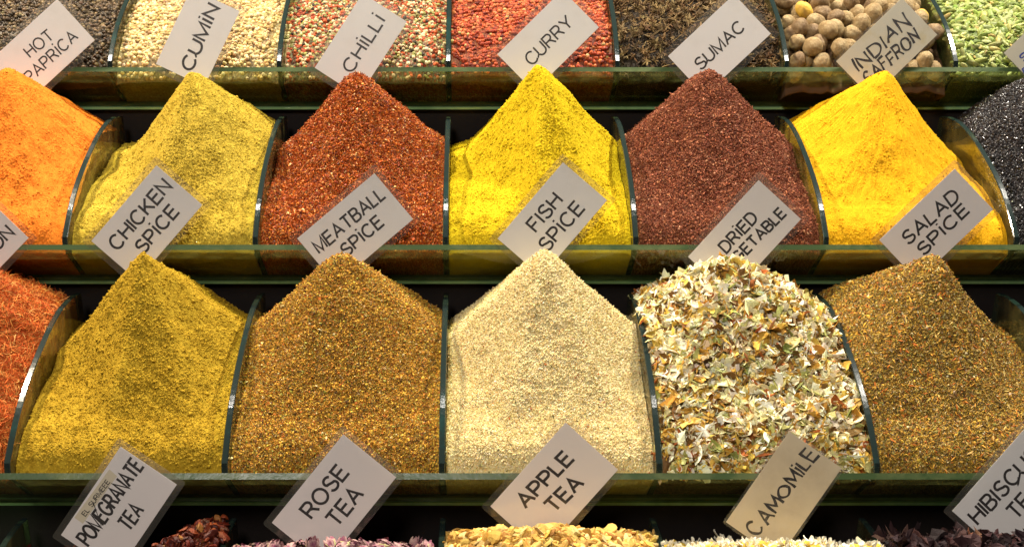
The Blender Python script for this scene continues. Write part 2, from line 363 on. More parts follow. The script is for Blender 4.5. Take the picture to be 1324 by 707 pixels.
def merge(parts):
    V, Q, T, b, C = [], [], [], 0, []
    for p in parts:
        V.append(p[0]); 
        for f in p[1:3]:
            if f is None: continue
            (Q if f.shape[1] == 4 else T).append(f+b)
        C.append(np.tile(p[3] if len(p) > 3 else (-1, -1, -1), (len(p[0]), 1))); b += len(p[0])
    fs = []
    if Q: fs.append(np.concatenate(Q))
    if T: fs.append(np.concatenate(T))
    return (np.concatenate(V), fs, np.concatenate(C).astype(float))
def starflower():
    ps = []
    for a in range(random.randint(5, 7)):
        b = a*1.05+random.uniform(-.3, .3); ps.append(spike((math.cos(b), math.sin(b), random.uniform(-.2, .7)), random.uniform(.6, 1.05), .13))
    ps.append(spike((.2, .1, -1), 1.5, .13)); return merge(ps)
P_star = [starflower() for _ in range(8)]
def chamomile():
    ps = [(I2*np.array([.62, .62, .5])*(1+RNG.normal(0, .05, (len(I2), 1)))+[0, 0, .1], None, I2F, (.62, .42, .05))]
    n = random.randint(9, 13)
    for a in range(n):
        b = a*6.283/n+random.uniform(-.15, .15); el = random.uniform(-.9, .5); L = random.uniform(.5, .95)
        v, f, _ = sheet(4, 3, .5, .22, .6, .3, .07, .03); v = v*np.array([L, 1, 1])+[.5*L+.45, 0, 0]
        R = np.array(Matrix.Rotation(b, 3, 'Z') @ Matrix.Rotation(-el, 3, 'Y')); ps.append((v@R.T, f[0], None, (.84, .80, .64)))
    ps.append((*spike((0.2, 0, -1), 1.2, .09)[:1], spike((0.2, 0, -1), 1.2, .09)[1], spike((.2, 0, -1), 1.2, .09)[2], (.35, .33, .10)))
    return merge(ps)
P_cham = [chamomile() for _ in range(7)]
def chunk():
    v = I2.copy(); ax = RNG.normal(0, 1, (7, 3)); ax /= np.linalg.norm(ax, axis=1)[:, None]
    for a in ax:
        d = v@a; c = random.uniform(.35, .7); v = v-np.maximum(d-c, 0)[:, None]*a*.9
    v = v*np.array([1, random.uniform(.55, .85), random.uniform(.22, .45)]); v[:, 2] += .35*v[:, 0]**2*random.uniform(-1, 1); return (v+RNG.normal(0, .03, v.shape), [I2F], None)
P_chunk = [chunk() for _ in range(12)]
# ---------------------------------------------------------------- powder and grain heaps
def powder_mat(name, c, c2, dark=None, sc=140, rough=.95):
    m = principled(name, c, rough, .08, bump=(900, .0013), colvar=(sc, c2, .42, .72)); return m
def build(name, H, mat, label, cat, surf_col=None, scat=(), kind=None, group=None, smooth=False):
    V, q, nt = H.mesh(); col = None; Vs, Fq, Ft, Cs = [V], list(q), [], []
    if surf_col is None: Cs.append(np.tile((.5, .5, .5), (len(V), 1)))
    else: Cs.append(surf_col(len(V)))
    base = len(V); sm = []
    for (v, fs, c) in scat:
        Vs.append(v); Cs.append(c)
        for f in fs: (Fq if f.shape[1] == 4 else Ft).append(f+base)
        base += len(v)
    polys = [np.concatenate(Fq)]+([np.concatenate(Ft)] if Ft else [])
    o = arr_mesh(name, np.concatenate(Vs), polys, mat, None, H.loc, col=np.concatenate(Cs), smooth=smooth)
    return tag(o, label, cat, group, kind)
def powder(name, H, c, c2, label, cat, rough_amp=.0006, lump=.0012, crumbs=4000, crumb=.0006, streak=.0005, front_rough=1.0, sc=140):
    mask = np.clip(.45+.28*H.nz(.012, .09, 1.2)+front_rough*.45*H.frontness, .15, 1.3)
    big = H.nz(.012, .08, 1.6)*lump*.5
    b1 = H.nz(.0017, .0065, .7); b2 = H.nz(.0013, .004, .4)
    bil_ = np.abs(b1)*1.2+.45*np.abs(H.nz(.0016, .004, .5))-1.1
    pits = -np.clip(H.nz(.003, .012, .6)-1.2, 0, 2)*.0009*min(1, (rough_amp/.0009)**2)
    H.add(big+bil_*rough_amp*1.15*mask+pits+H.radial(.004, .05)*streak*.55*np.clip(np.hypot(H.dr, H.dxx)/.03, 0, 1)+b2*rough_amp*.12)
    c, c2 = [tuple(q*.88 for q in v) for v in (c, c2)]; mat = powder_mat(name+'_powder', c, c2, sc=sc); P, N = H.sample(crumbs)
    sz = crumb*np.exp(RNG.normal(0, .45, crumbs)); sct = scatter(P_crumb, P, N, sz, 1., .2, colors=np.tile((.5, .5, .5), (crumbs, 1)))
    return build('spice_heap', H, mat, label, cat, scat=[sct], smooth=True)
def grainy(name, H, colors, label, cat, n=20000, size=.0009, protos=None, mat=None, w=None, tilt=.8, surf=.0006, lump=.0012, layers=1, lift=.2, kind=None, sq=.25, extra=(), sp=.35, scol=None, sdark=.8, oname='spice_heap', rmax=.29, front=False, patch=None, margin=0.):
    H.add(H.nz(.012, .08, 1.6)*lump*.55+np.abs(H.nz(.002, .007, .5))*surf*1.3)
    bias = None if patch is None else np.clip(.75+.45*H.nz(.012, .07, 1.2)+patch*(H.frontness-.5), .06, 1)
    P, N = H.sample(n, rmax, bias, margin); n = len(P); sz = size*np.exp(np.clip(RNG.normal(0, sp, n), -1.8*sp, 1.8*sp)); sct = [scatter(protos or P_crumb, P, N, sz, tilt, lift, sq, pal(colors, n, w=w))]
    for (pn, pr, ps, pc, pt, pl) in extra:
        P, N = H.sample(abs(pn), rmax if pn > 0 else .04); pn = abs(pn); sct.append(scatter(pr, P, N, ps*np.exp(RNG.normal(0, .25, pn)), pt, pl, .2, pal(pc, pn)))
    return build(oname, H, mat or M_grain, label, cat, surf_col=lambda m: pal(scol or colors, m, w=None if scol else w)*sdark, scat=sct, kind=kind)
# ---- tray 2 (middle)
powder('orange', Heap(2, -3, (8, 90), sl=.6, sr=.60, kk=.012), (.80, .24, .026), (.70, .16, .014), 'bright orange powder cone at the left end of the middle tray', 'ground spice', .0005, .0014, 3000)
powder('cumin', Heap(2, -2, (248, 92), sl=.95, sr=.62, kk=.008, rot=-7), (.56, .41, .05), (.42, .29, .025), 'olive yellow powder cone in front of the cumin label', 'ground spice', .0008, .0013, 13000)
grainy('chilli', Heap(2, -1, (460, 99), sl=.76, sr=.62, kk=.018), [(.42, .07, .008), (.60, .15, .015), (.25, .035, .008), (.72, .28, .05), (.78, .5, .2), (.10, .02, .01)],
       'coarse red chilli flake cone in front of the chilli label', 'chilli flakes', 30000, .0012, P_flake, M_gloss, (6, 6, 4, 2.5, .8, 3), .7, .0011)
powder('curry', Heap(2, 0, (700, 77), sl=.98, sr=.90, kk=.004, rot=9), (.72, .52, .014), (.60, .41, .01), 'vivid lemon yellow powder cone with the sharpest tip, before the curry label', 'ground spice', .0008, .0012, 13000)
grainy('sumac', Heap(2, 1, (915, 93), sl=.72, sr=.64, kk=.014), [(.29, .085, .035), (.19, .045, .02), (.42, .15, .065), (.56, .28, .15), (.09, .022, .01)],
       'dark maroon ground berry cone in front of the sumac label', 'ground spice', 26000, .0009, P_crumb, M_grain, (6, 5, 4, .8, 3), .8, .0010)
powder('saffron', Heap(2, 2, (1145, 94), sl=.55, sr=.84, kk=.011), (.80, .43, .012), (.74, .36, .008), 'smooth golden yellow powder cone below the handwritten Indian saffron label', 'ground spice', .0004, .0010, 2500, front_rough=.4)
grainy('blackseed', Heap(2, 3, (1350, 84), sl=.8, sr=.6, kk=.012), [(.012, .011, .013), (.022, .019, .02), (.03, .022, .02), (.10, .09, .09)],
       'heap of shiny black seeds at the right end of the middle tray', 'seeds', 15000, .0012, P_pepper1, M_seed, (6, 5, 3, .5), 1., .0006, sdark=.6, kind=None)
# ---- tray 1 (large cones)
grainy('safflower', Heap(1, -3, (-60, 352), low=False, sl=.5, sr=.5, kk=.03), [(.72, .16, .025), (.78, .30, .06), (.50, .08, .012), (.80, .42, .12)],
       'tangled orange safflower threads at the left end of the large tray', 'dried threads', 15000, .0045, P_thread, M_grain, (5, 4, 3, 1.5), .5, .0012, .003, lift=.12, kind=None, sdark=.7)
powder('chicken', Heap(1, -2, (183, 329), sl=.9, sr=.70, kk=.006, rot=6), (.56, .37, .030), (.40, .24, .015), 'mustard brown powder cone below the chicken spice label', 'ground spice', .0009, .0012, 20000, .0007)
grainy('meatball', Heap(1, -1, (440, 334), sl=.66, sr=.62, kk=.014, rot=-5), [(.64, .32, .035), (.80, .50, .06), (.30, .13, .02), (.36, .34, .06), (.86, .66, .30), (.11, .055, .015), (.64, .20, .03)],
       'coarse speckled orange brown cone below the meatball spice label', 'mixed spice', 30000, .00085, P_crumb, M_grain, (6, 6, 4, 2.5, 1, 4, 2), .8, .0011)
grainy('fish', Heap(1, 0, (705, 324), sl=.78, sr=.72, kk=.005, rot=3), [(.82, .67, .30), (.88, .78, .46), (.60, .40, .12), (.20, .18, .07), (.55, .16, .05), (.90, .84, .62)],
       'pale cream powder cone with fine herb specks below the fish spice label', 'mixed spice', 34000, .00062, P_crumb, M_grain, (5, 4, 4, 3.2, .6, 3), .8, .0008, sdark=.95, scol=[(.84, .69, .33), (.88, .78, .46), (.76, .58, .24)], patch=.3)
VEG = [(.88, .76, .42), (.95, .90, .66), (.36, .36, .10), (.50, .26, .035), (.18, .09, .02), (.76, .52, .10), (.60, .58, .22), (.44, .13, .03)]
grainy('vegetable', Heap(1, 1, (945, 350), low=False, sl=.50, sr=.44, kk=.028, dx=.001), VEG,
       'heap of curled cream and green vegetable flakes below the dried vegetable label', 'dried vegetables', 7000, .0050, P_veg, M_grain, (8, 9, 1.6, 3, 3.5, 5, 1, .4), .9, .0012, lift=.3, scol=[(.16, .09, .03), (.3, .2, .08), (.08, .04, .015)], sp=.38, margin=.004, kind=None,  # surface under the flakes coloured dark to stand for shade in the gaps
       extra=[(1500, P_sliver, .0055, VEG, .8, .8), (260, P_veg, .0062, VEG[:2], .7, .5), (-900, P_veg, .0045, VEG, .9, .6)], front=True)
grainy('salad', Heap(1, 2, (1210, 337), sl=.42, sr=.84, kk=.013), [(.42, .24, .03), (.60, .38, .05), (.11, .06, .016), (.25, .22, .05), (.66, .54, .30), (.40, .12, .02)],
       'coarse brown herb mix cone below the salad spice label', 'mixed spice', 26000, .00095, P_crumb, M_grain, (6, 4, 5, 3, 1, .8), .8, .0008,
       extra=[(4500, P_sliver, .0028, [(.66, .34, .04), (.55, .16, .02), (.60, .42, .12), (.2, .12, .03)], .5, .2)])
grainy('dark_leaf', Heap(1, 3, (1480, 420), sl=.3, sr=.4, kk=.03, dx=.001), [(.06, .05, .02), (.12, .08, .03), (.03, .03, .015)],
       'dark dried herb just visible past the brown herb cone', 'dried herb', 5000, .0022, P_flake, M_grain, None, .7, .001)
# ---- tray 3 (top): whole spices
def peppers(k, colors, w, label, rad, cat, n=6400, gap=.02, mat=None, sd=.45):
    H = Heap(3, k, (0, 0), r=.2, kk=.03, gap=gap, dx=.0012) if False else Heap(3, k, None, gap=gap, dx=.0012)
    H.add(.018*np.exp(-((H.X)**2/.006+(H.R-.21)**2/.012))*0+H.nz(.02, .09, 1.6)*.0012); H.H = H.H+.018*np.exp(-((H.X)**2/.006+(H.R-.21)**2/.012))
    P, N = H.sample(n, margin=.001); sz = rad*np.exp(RNG.normal(0, .12, n)); P = P+N*RNG.uniform(-.9, .7, (n, 1))*rad
    sct = scatter(P_pepper, P, N, sz, 1., 0., .06, pal(colors, n, w=w))
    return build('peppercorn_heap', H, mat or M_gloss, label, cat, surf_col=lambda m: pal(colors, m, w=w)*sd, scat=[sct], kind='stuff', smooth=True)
peppers(-3, [(.06, .038, .018), (.11, .075, .035), (.03, .02, .01), (.20, .14, .07)], (5, 4, 4, .8), 'black peppercorns behind the hot paprika label', .0023, 'peppercorns', gap=.012)
peppers(-2, [(.60, .45, .20), (.50, .35, .13), (.66, .54, .30), (.25, .13, .05)], (5, 5, 4, .6), 'white peppercorns behind the cumin label', .0023, 'peppercorns')
peppers(-1, [(.27, .26, .08), (.44, .09, .025), (.60, .50, .28), (.05, .04, .025), (.32, .06, .025)], (4, 4, 5, 2, 2), 'mixed green, red and white peppercorns behind the chilli label', .0021, 'peppercorns')
peppers(0, [(.46, .09, .025), (.33, .05, .018), (.55, .18, .06), (.17, .025, .015), (.42, .34, .12)], (5, 5, 3, 2, .3), 'pink red peppercorns behind the curry label', .0022, 'peppercorns', gap=.013)
grainy('star', Heap(3, 1, None, gap=.014, dx=.0012), [(.15, .095, .035), (.25, .17, .07), (.07, .04, .015), (.11, .06, .02)],
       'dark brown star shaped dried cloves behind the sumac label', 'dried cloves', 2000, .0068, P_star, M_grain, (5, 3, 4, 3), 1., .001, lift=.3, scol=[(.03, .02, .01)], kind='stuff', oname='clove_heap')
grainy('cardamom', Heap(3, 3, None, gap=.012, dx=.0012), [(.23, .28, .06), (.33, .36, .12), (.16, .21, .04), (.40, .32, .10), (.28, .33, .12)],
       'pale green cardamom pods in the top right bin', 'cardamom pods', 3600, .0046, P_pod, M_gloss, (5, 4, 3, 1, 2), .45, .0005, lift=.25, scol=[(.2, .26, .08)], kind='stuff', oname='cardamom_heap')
# nutmegs: one object each over a bed
M_nut = principled('nutmeg_shell', (.24, .16, .07), .6, .2, bump=(260, .0016), colvar=(120, (.38, .29, .15), .42, .65))
M_nut_dark = principled('brown_nutmeg_shell', (.15, .09, .04), .55, .25, bump=(220, .0016), colvar=(150, (.26, .18, .09), .42, .65))
M_nut_y = principled('yellow_nutmeg_shell', (.62, .38, .05), .6, .3, bump=(260, .001), colvar=(120, (.45, .27, .06), .42, .65))
def nut_mesh(name, mat):
    V = I4.copy(); out = []
    e = random.uniform(.86, .98)
    for v in V:
        d = Vector(v); n1 = mnoise.noise(d*1.6+Vector((random.random()*0+len(name), 3.1, e*9))); n2 = mnoise.noise(Vector((d.x*3, d.y*9, d.z*9))+Vector((e*50, 0, 0)))
        out.append(d*(1+.07*n1+.045*n2-.03*abs(n2)))
    V = np.array([list(v) for v in out])*np.array([1.12, e, e*.97]); o = arr_mesh(name, V*.0118, [I4F], mat, smooth=True); me = o.data; bpy.data.objects.remove(o); return me
nut_meshes = [nut_mesh('nutmeg', m) for m in (M_nut, M_nut, M_nut, M_nut_dark, M_nut_dark, M_nut)]; nut_y = nut_mesh('nutmeg', M_nut_y)
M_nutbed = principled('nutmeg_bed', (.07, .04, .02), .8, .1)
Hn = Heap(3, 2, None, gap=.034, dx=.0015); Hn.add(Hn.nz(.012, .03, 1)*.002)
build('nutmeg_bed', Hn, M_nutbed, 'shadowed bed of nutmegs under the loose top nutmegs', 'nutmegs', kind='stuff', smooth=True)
pts = []
for lay, (zoff, dmin) in enumerate(((-.004, .021), (.010, .0215), (.019, .030))):
    tries = 0; here = []
    while tries < 6000:
        tries += 1; x = random.uniform(-.085, .085); r = random.uniform(.031+.012*(lay == 0)*0, .235)
        if all((x-a)**2+((r-b)*1.08)**2 > dmin**2 for a, b, _ in here): here.append((x, r, zoff))
    pts += here
for n, (x, r, zo) in enumerate(pts):
    h = float(arc(np.array(r)))-.036-.016*math.exp(-(r-.0196)/.011)+zo+random.uniform(0, .004)
    if zo > .01 and r < .034: continue
    yel = random.random() < .045
    o = bpy.data.objects.new('nutmeg', nut_y if yel else random.choice(nut_meshes)); S.collection.objects.link(o)
    oo = row_o(3); o.location = (.5+x, oo[1]+r, oo[2]+h+.010); o.rotation_euler = [random.uniform(0, 6.28) for _ in range(3)]; s_ = random.uniform(.88, 1.1); o.scale = (s_, s_*random.uniform(.92, 1.05), s_)
    tag(o, 'yellow dusted whole nutmeg in the bin behind the Indian saffron label' if yel else 'whole brown nutmeg in the bin behind the Indian saffron label', 'nutmeg', 'yellow dusted nutmegs' if yel else 'whole nutmegs in the top tray')
# ---- tray 0 (bottom): teas
grainy('pomegranate', Heap(0, -2, (246, 684), r=.175, sl=1.2, sr=.8, kk=.015, gap=.042, dx=.001), [(.13, .018, .008), (.20, .04, .012), (.06, .01, .006), (.28, .12, .03)],
       'dark red dried pomegranate pieces beside the pomegranate tea label', 'dried fruit', 2200, .0055, P_chunk, M_gloss, (5, 3, 4, 1.2), .9, .002, .006, lift=.3, kind=None)
grainy('apple', Heap(0, 0, (700, 699), r=.16, sl=.3, sr=.3, kk=.015, gap=.038, dx=.001), [(.74, .50, .13), (.64, .38, .08), (.80, .60, .24), (.48, .24, .05)],
       'golden dried apple chunks below the apple tea label', 'dried fruit', 3600, .0052, P_chunk, M_grain, (5, 4, 3, 1), .8, .001, .002, lift=.3, kind=None, oname='apple_tea_heap')
grainy('camomile', Heap(0, 1, (1015, 723), r=.15, sl=.25, sr=.25, kk=.015, gap=.038, dx=.001), [(.62, .44, .08), (.7, .55, .15)],
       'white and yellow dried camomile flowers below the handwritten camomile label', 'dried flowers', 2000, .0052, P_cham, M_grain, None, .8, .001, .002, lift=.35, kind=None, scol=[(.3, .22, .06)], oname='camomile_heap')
grainy('hibiscus', Heap(0, 2, (1245, 712), r=.16, sl=.2, sr=.1, kk=.015, gap=.038, dx=.001), [(.030, .013, .014), (.05, .02, .02), (.018, .009, .010), (.22, .09, .05)],
       'crinkled dark purple hibiscus petals below the hibiscus tea label', 'dried flowers', 1500, .0075, P_petal, M_grain, (5, 4, 4, .5), .9, .001, .003, lift=.45, kind=None, oname='hibiscus_heap')
# rosebuds
M_rose = principled('dried_rose_petal', (.22, .06, .11), .7, .2, bump=(300, .0006), colvar=(110, (.50, .34, .30), .40, .62))
M_calyx = principled('dried_calyx', (.50, .46, .22), .75, .2, bump=(300, .0004), colvar=(90, (.34, .34, .12), .45, .7))
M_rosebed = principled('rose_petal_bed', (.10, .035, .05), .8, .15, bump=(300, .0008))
def bud_parts():
    ps = []
    for ring, (n, rr, zz) in enumerate(((3, .40, .15), (5, .62, .0), (6, .78, -.1))):
        for a in range(n):
            b = a*6.283/n+ring*.5+random.uniform(-.2, .2); nu, nv = 6, 6; u = np.linspace(-1, 1, nu); v = np.linspace(0, 1, nv); U, Vv = np.meshgrid(u, v)
            ww = np.sin(np.clip(Vv*.8+.12, 0, 1)*math.pi)**.6; an = b+U*ww*(.9-.12*ring); r2 = rr*np.sin(Vv*2.2+.35)**.8*(1+.12*np.sin(5*U+a))+(.12*ring*Vv**3)*random.uniform(.3, 1.6)
            z = -.9+1.9*Vv-.25*np.abs(U)**2*Vv+zz*Vv; V = np.stack([r2*np.cos(an), r2*np.sin(an), z], -1).reshape(-1, 3)+RNG.normal(0, .02, (36, 3))
            i = np.arange(36).reshape(6, 6); q = np.stack([i[:-1, :-1], i[:-1, 1:], i[1:, 1:], i[1:, :-1]], -1).reshape(-1, 4)
            inner = V*np.array([.95, .95, 1]); ps.append((V, q, None)); ps.append((inner, q[:, ::-1], None))
    pet = merge(ps)
    cs = [(I2*np.array([.36, .36, .34])+[0, 0, -1.0], None, I2F)]
    for a in range(5):
        b = a*1.257+random.uniform(-.2, .2); cs.append(spike((math.cos(b)*.55, math.sin(b)*.55, .8), 1.3, .16)); cs[-1] = (cs[-1][0]+[0.18*math.cos(b), .18*math.sin(b), -1.0], cs[-1][1], cs[-1][2])
    cs.append(spike((.1, 0, -1), .9, .1, .9)); return pet, merge(cs)
protoR = []
for _ in range(4):
    a, b = bud_parts(); m = []
    for (v, f, c), mt, nm in ((a, M_rose, 'petals'), (b, M_calyx, 'calyx')):
        o = arr_mesh(nm, v*.0078, f, mt, smooth=True); m.append(o.data); bpy.data.objects.remove(o)
    protoR.append(m)
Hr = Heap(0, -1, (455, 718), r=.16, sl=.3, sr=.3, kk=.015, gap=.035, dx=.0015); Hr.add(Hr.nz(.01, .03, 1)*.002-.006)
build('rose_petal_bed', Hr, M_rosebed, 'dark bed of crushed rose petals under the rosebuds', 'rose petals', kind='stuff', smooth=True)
P, N = Hr.sample(900, .285, margin=.008); keep = []
for i in range(len(P)):
    if P[i, 1]-row_o(0)[1] < .06: continue
    if all(np.linalg.norm(P[i]-P[j_]) > .0125 for j_ in keep): keep.append(i)
for i in keep:
    e = empty('rosebud', P[i]+N[i]*.006, 'dried pink rosebud in the bin below the rose tea label', 'rosebud', 'dried rosebuds in the bottom tray')
    e.rotation_euler = (random.uniform(-1.6, 1.6), random.uniform(-1.2, 1.2), random.uniform(0, 6.28)); s_ = random.uniform(.75, 1.15); e.scale = (s_, s_, s_*random.uniform(.9, 1.2))
    m = random.choice(protoR)
    for me, nm in zip(m, ('petals', 'calyx')):
        c = bpy.data.objects.new(nm, me); S.collection.objects.link(c); c.parent = e
# ---------------------------------------------------------------- stroke lettering
def arcp(cx, cy, rx, ry, a0, a1, n=14): return [(cx+rx*math.cos(math.radians(a)), cy+ry*math.sin(math.radians(a))) for a in np.linspace(a0, a1, n)]
G = {
 'A': (.80, [[(0, 0), (.40, 1), (.80, 0)], [(.14, .34), (.66, .34)]]), 'B': (.66, [[(.0, 0), (0, 1), (.38, 1)]+arcp(.38, .76, .24, .24, 90, -90)[1:]+[(0, .52)], [(.38, .52)]+arcp(.40, .26, .26, .26, 90, -90)+[(0, 0)]]),
 'C': (.82, [arcp(.42, .5, .42, .5, 42, 318, 26)]), 'D': (.74, [[(0, 0), (0, 1), (.32, 1)]+arcp(.32, .5, .42, .5, 90, -90, 18)[1:]+[(0, 0)]]),
 'E': (.64, [[(.64, 1), (0, 1), (0, 0), (.66, 0)], [(0, .53), (.60, .53)]]), 'F': (.60, [[(.60, 1), (0, 1), (0, 0)], [(0, .52), (.52, .52)]]),
 'G': (.88, [arcp(.44, .5, .44, .5, 42, 330, 26)+[(.86, .46), (.48, .46)]]), 'H': (.70, [[(0, 0), (0, 1)], [(.70, 0), (.70, 1)], [(0, .53), (.70, .53)]]),
 'I': (.04, [[(.02, 0), (.02, 1)]]), 'i': (.10, [[(.05, 0), (.05, .92)], [(.04, 1.12), (.04, 1.26)]]), 'K': (.70, [[(0, 0), (0, 1)], [(.66, 1), (0, .36)], [(.24, .59), (.70, 0)]]),
 'L': (.54, [[(0, 1), (0, 0), (.54, 0)]]), 'M': (.84, [[(0, 0), (0, 1), (.42, .04), (.84, 1), (.84, 0)]]), 'N': (.70, [[(0, 0), (0, 1), (.70, 0), (.70, 1)]]),
 'O': (.90, [arcp(.45, .5, .45, .5, 0, 360, 30)]), 'P': (.66, [[(0, 0), (0, 1), (.38, 1)]+arcp(.38, .73, .27, .27, 90, -90)[1:]+[(0, .46)]]),
 'R': (.72, [[(0, 0), (0, 1), (.40, 1)]+arcp(.40, .74, .26, .26, 90, -90)[1:]+[(0, .48)], [(.34, .48), (.50, .36), (.72, 0)]]),
 'S': (.68, [arcp(.34, .745, .29, .255, 25, 215, 14)+[(.20, .575), (.46, .46)]+arcp(.35, .265, .32, .265, 40, -165, 16)]),
 'T': (.74, [[(0, 1), (.74, 1)], [(.37, 1), (.37, 0)]]), 'U': (.70, [[(0, 1), (0, .35)]+arcp(.35, .35, .35, .35, 180, 360, 16)+[(.70, 1)]]),
 'V': (.78, [[(0, 1), (.39, 0), (.78, 1)]]), 'Y': (.78, [[(0, 1), (.39, .44), (.78, 1)], [(.39, .44), (.39, 0)]]), ' ': (.4, [])}
def ribbon(pts, w, z):
    p = np.array(pts, float); closed = np.linalg.norm(p[0]-p[-1]) < 1e-6
    if closed: p = p[:-1]
    n = len(p); L_, R_ = [], []
    for i in range(n):
        a = p[i-1] if (i > 0 or closed) else None; b = p[(i+1) % n] if (i < n-1 or closed) else None
        d1 = (p[i]-a) if a is not None else None; d2 = (b-p[i]) if b is not None else None
        if d1 is None: d1 = d2
        if d2 is None: d2 = d1
        d1 = d1/np.linalg.norm(d1); d2 = d2/np.linalg.norm(d2); n1 = np.array([-d1[1], d1[0]]); n2 = np.array([-d2[1], d2[0]]); m = n1+n2; ml = np.linalg.norm(m)
        m = m/ml if ml > 1e-6 else n1; k = min(1/max(m@n1, .3), 2.2); ww = w[i] if np.ndim(w) else w
        L_.append(p[i]+m*k*ww/2); R_.append(p[i]-m*k*ww/2)
    V = np.array(L_+R_); i = np.arange(n); j = np.roll(i, -1)
    if not closed: i, j = i[:-1], j[:-1]
    return V, np.c_[i, n+i, n+j, j]
def layout(txt, sp=.20):
    x = 0; out = []
    for ch in txt:
        w, st_ = G[ch]; out.append((x, st_)); x += w+sp
    return out, x-sp
def text_mesh(lines):
    """lines: (text, BL, BR, up(px), stroke px, hand) -> px polylines ribbons"""
    Vs, Fs, b = [], [], 0; dz = 0
    for (txt, BL, BR, up, w, hand) in lines:
        out, tot = layout(txt, .22 if not hand else .26); BL = np.array(BL, float); BR = np.array(BR, float); up = np.array(up, float); ex = (BR-BL)/tot
        for x, st_ in out:
            jx, jy, js, jr = (random.uniform(-.03, .03), random.uniform(-.10, .10), random.uniform(.84, 1.18), random.uniform(-.12, .08)) if hand else (0, 0, 1, 0)
            for s_ in st_:
                if hand and st_ is G['M'][1]: s_ = [(0, 0), (.06, 1), (.46, .30), (.86, 1), (.94, 0)]; jr = 0
                q = np.array([[x+jx+(a+jr*c)*1.0, jy+c*js] for a, c in s_]); px = BL+q[:, :1]*ex+q[:, 1:]*up
                if hand:
                    # subdivide and wobble
                    pp = [px[0]]
                    for a, c in zip(px[:-1], px[1:]):
                        m = max(1, int(np.linalg.norm(c-a)/2.0))
                        for t in range(1, m+1): pp.append(a+(c-a)*t/m)
                    px = np.array(pp); tt = np.arange(len(px)); px[:, 0] += .35*np.sin(tt*.7+random.random()*6); px[:, 1] += .35*np.cos(tt*.6+random.random()*6)
                    ww = w*1.1*(1+.22*np.sin(tt*.5+random.random()*6))
                else: ww = w*1.36
                V, f = ribbon(px, ww, 0); V = np.c_[V, np.full(len(V), dz)]; dz += .000004; Vs.append(V); Fs.append(f+b); b += len(V)
    return np.concatenate(Vs), np.concatenate(Fs)
def card(j, label, Lc, R, ang, lines, paper=M_paper, ink=M_ink, margin=8.5, sticker=None, tri=None, LS=None):
    o = row_o(j); Z = float((o-CAM)@FWD)-.0016
    a = math.radians(ang); e1 = np.array([math.cos(a), -math.sin(a)]); e2 = np.array([math.sin(a), math.cos(a)])
    R = np.array(R, float)
    if LS: Ln, Sh = LS; Lc = R-e1*Ln-e2*Sh if Lc is None else np.array(Lc, float)
    else: Lc = np.array(Lc, float); v = R-Lc; Ln, Sh = v@e1, v@e2
    def quad(m): return [Lc-e1*m-e2*m, Lc+e1*(Ln+m)-e2*m, Lc+e1*(Ln+m)+e2*(Sh+m), Lc-e1*m+e2*(Sh+m)]
    def slab(name, q, z0, z1, mat, rc=0):
        q = np.array(q); n = len(q); V = np.concatenate([unproj(q[:, 0], q[:, 1], Z)-z0*FWD*1.0, unproj(q[:, 0], q[:, 1], Z)-z1*FWD]); i = np.arange(n); k = np.roll(i, -1)
        return arr_mesh(name, V, [np.arange(n)[None], (n+i)[::-1][None], np.c_[i, k, k+n, i+n][:, ::-1]], mat, root, base)
    bq = np.array(quad(0))[3]; base = unproj(bq[0], bq[1], Z)
    root = empty('label_card', base, label, 'label card', 'laminated label cards leaning on the tray edges')
    slab('paper', quad(0), 0, .0005, paper)
    m = margin; q = quad(m); rc = 3.0
    rq = []
    for c, (u, v) in zip(q, ((1, 1), (-1, 1), (-1, -1), (1, -1))):
        pts_ = [c+e2*v*rc, c+(e1*u+e2*v)*rc*.3, c+e1*u*rc]
        rq += pts_ if (u*v > 0) else pts_[::-1]
    slab('laminate', rq, -.00025, .0009, M_film)
    V, f = text_mesh(lines); P3 = unproj(V[:, 0], V[:, 1], Z)-(.00056+V[:, 2:])*FWD
    if sticker: slab('sticker', sticker, .00051, .00060, M_sticker)
    arr_mesh('lettering', P3-(.00008 if sticker else 0)*FWD, [f], ink, root, base)
    return root
def T(txt, org, s, BL, BR, up, w=2.0, hand=False):
    f = lambda p: (org[0]+p[0]/s, org[1]+p[1]/s); return (txt, f(BL), f(BR), (up[0]/s, up[1]/s), w, hand)
random.seed(21)
s5, s4, s6 = 5.05, 4.81, 6.018
card(3, 'white label card reading HOT PAPRICA', None, (122.6, 52.3), 42.5, [T('HOT', (0, 0), s6, (240, 450), (426, 296), (-58, -66), 1.5), T('PAPRiCA', (0, 0), s6, (242, 649), (610, 300), (-58, -66), 1.5)], LS=(121, 72))
card(3, 'steeply tilted white label card reading CUMIN', (201.7, 83), (310, 15), 64.8, [T('CUMiN', (200, 0), s6, (290, 560), (500, 70), (-85, -45), 2.3)])
card(3, 'white label card reading CHILLI', (407, 88), (526.2, 28.6), 57.2, [T('CHiLLi', (380, 0), s6, (452, 572), (712, 162), (-80, -52), 1.9)])
card(3, 'white label card reading CURRY', (643, 70.6), (774.4, 35.7), 44.6, [T('CURRY', (580, 0), s6, (650, 515), (973, 190), (-65, -70), 1.7)])
card(3, 'white label card reading SUMAC', (863.6, 73), (996.5, 44), 43, [T('SUMAC', (780, 0), s6, (760, 550), (1105, 225), (-57, -68), 1.8)])
card(3, 'dusty label card with handwritten INDIAN SAFFRON', (1081, 79.7), (1211.6, 45.4), 44, [T('INDIAN', (1060, 0), 5.89, (300, 550), (685, 190), (-52, -92), 2.5, True), T('SAFFRON', (1060, 0), 5.89, (380, 652), (760, 300), (-50, -78), 2.5, True)], M_paper_dust, M_marker, margin=3)
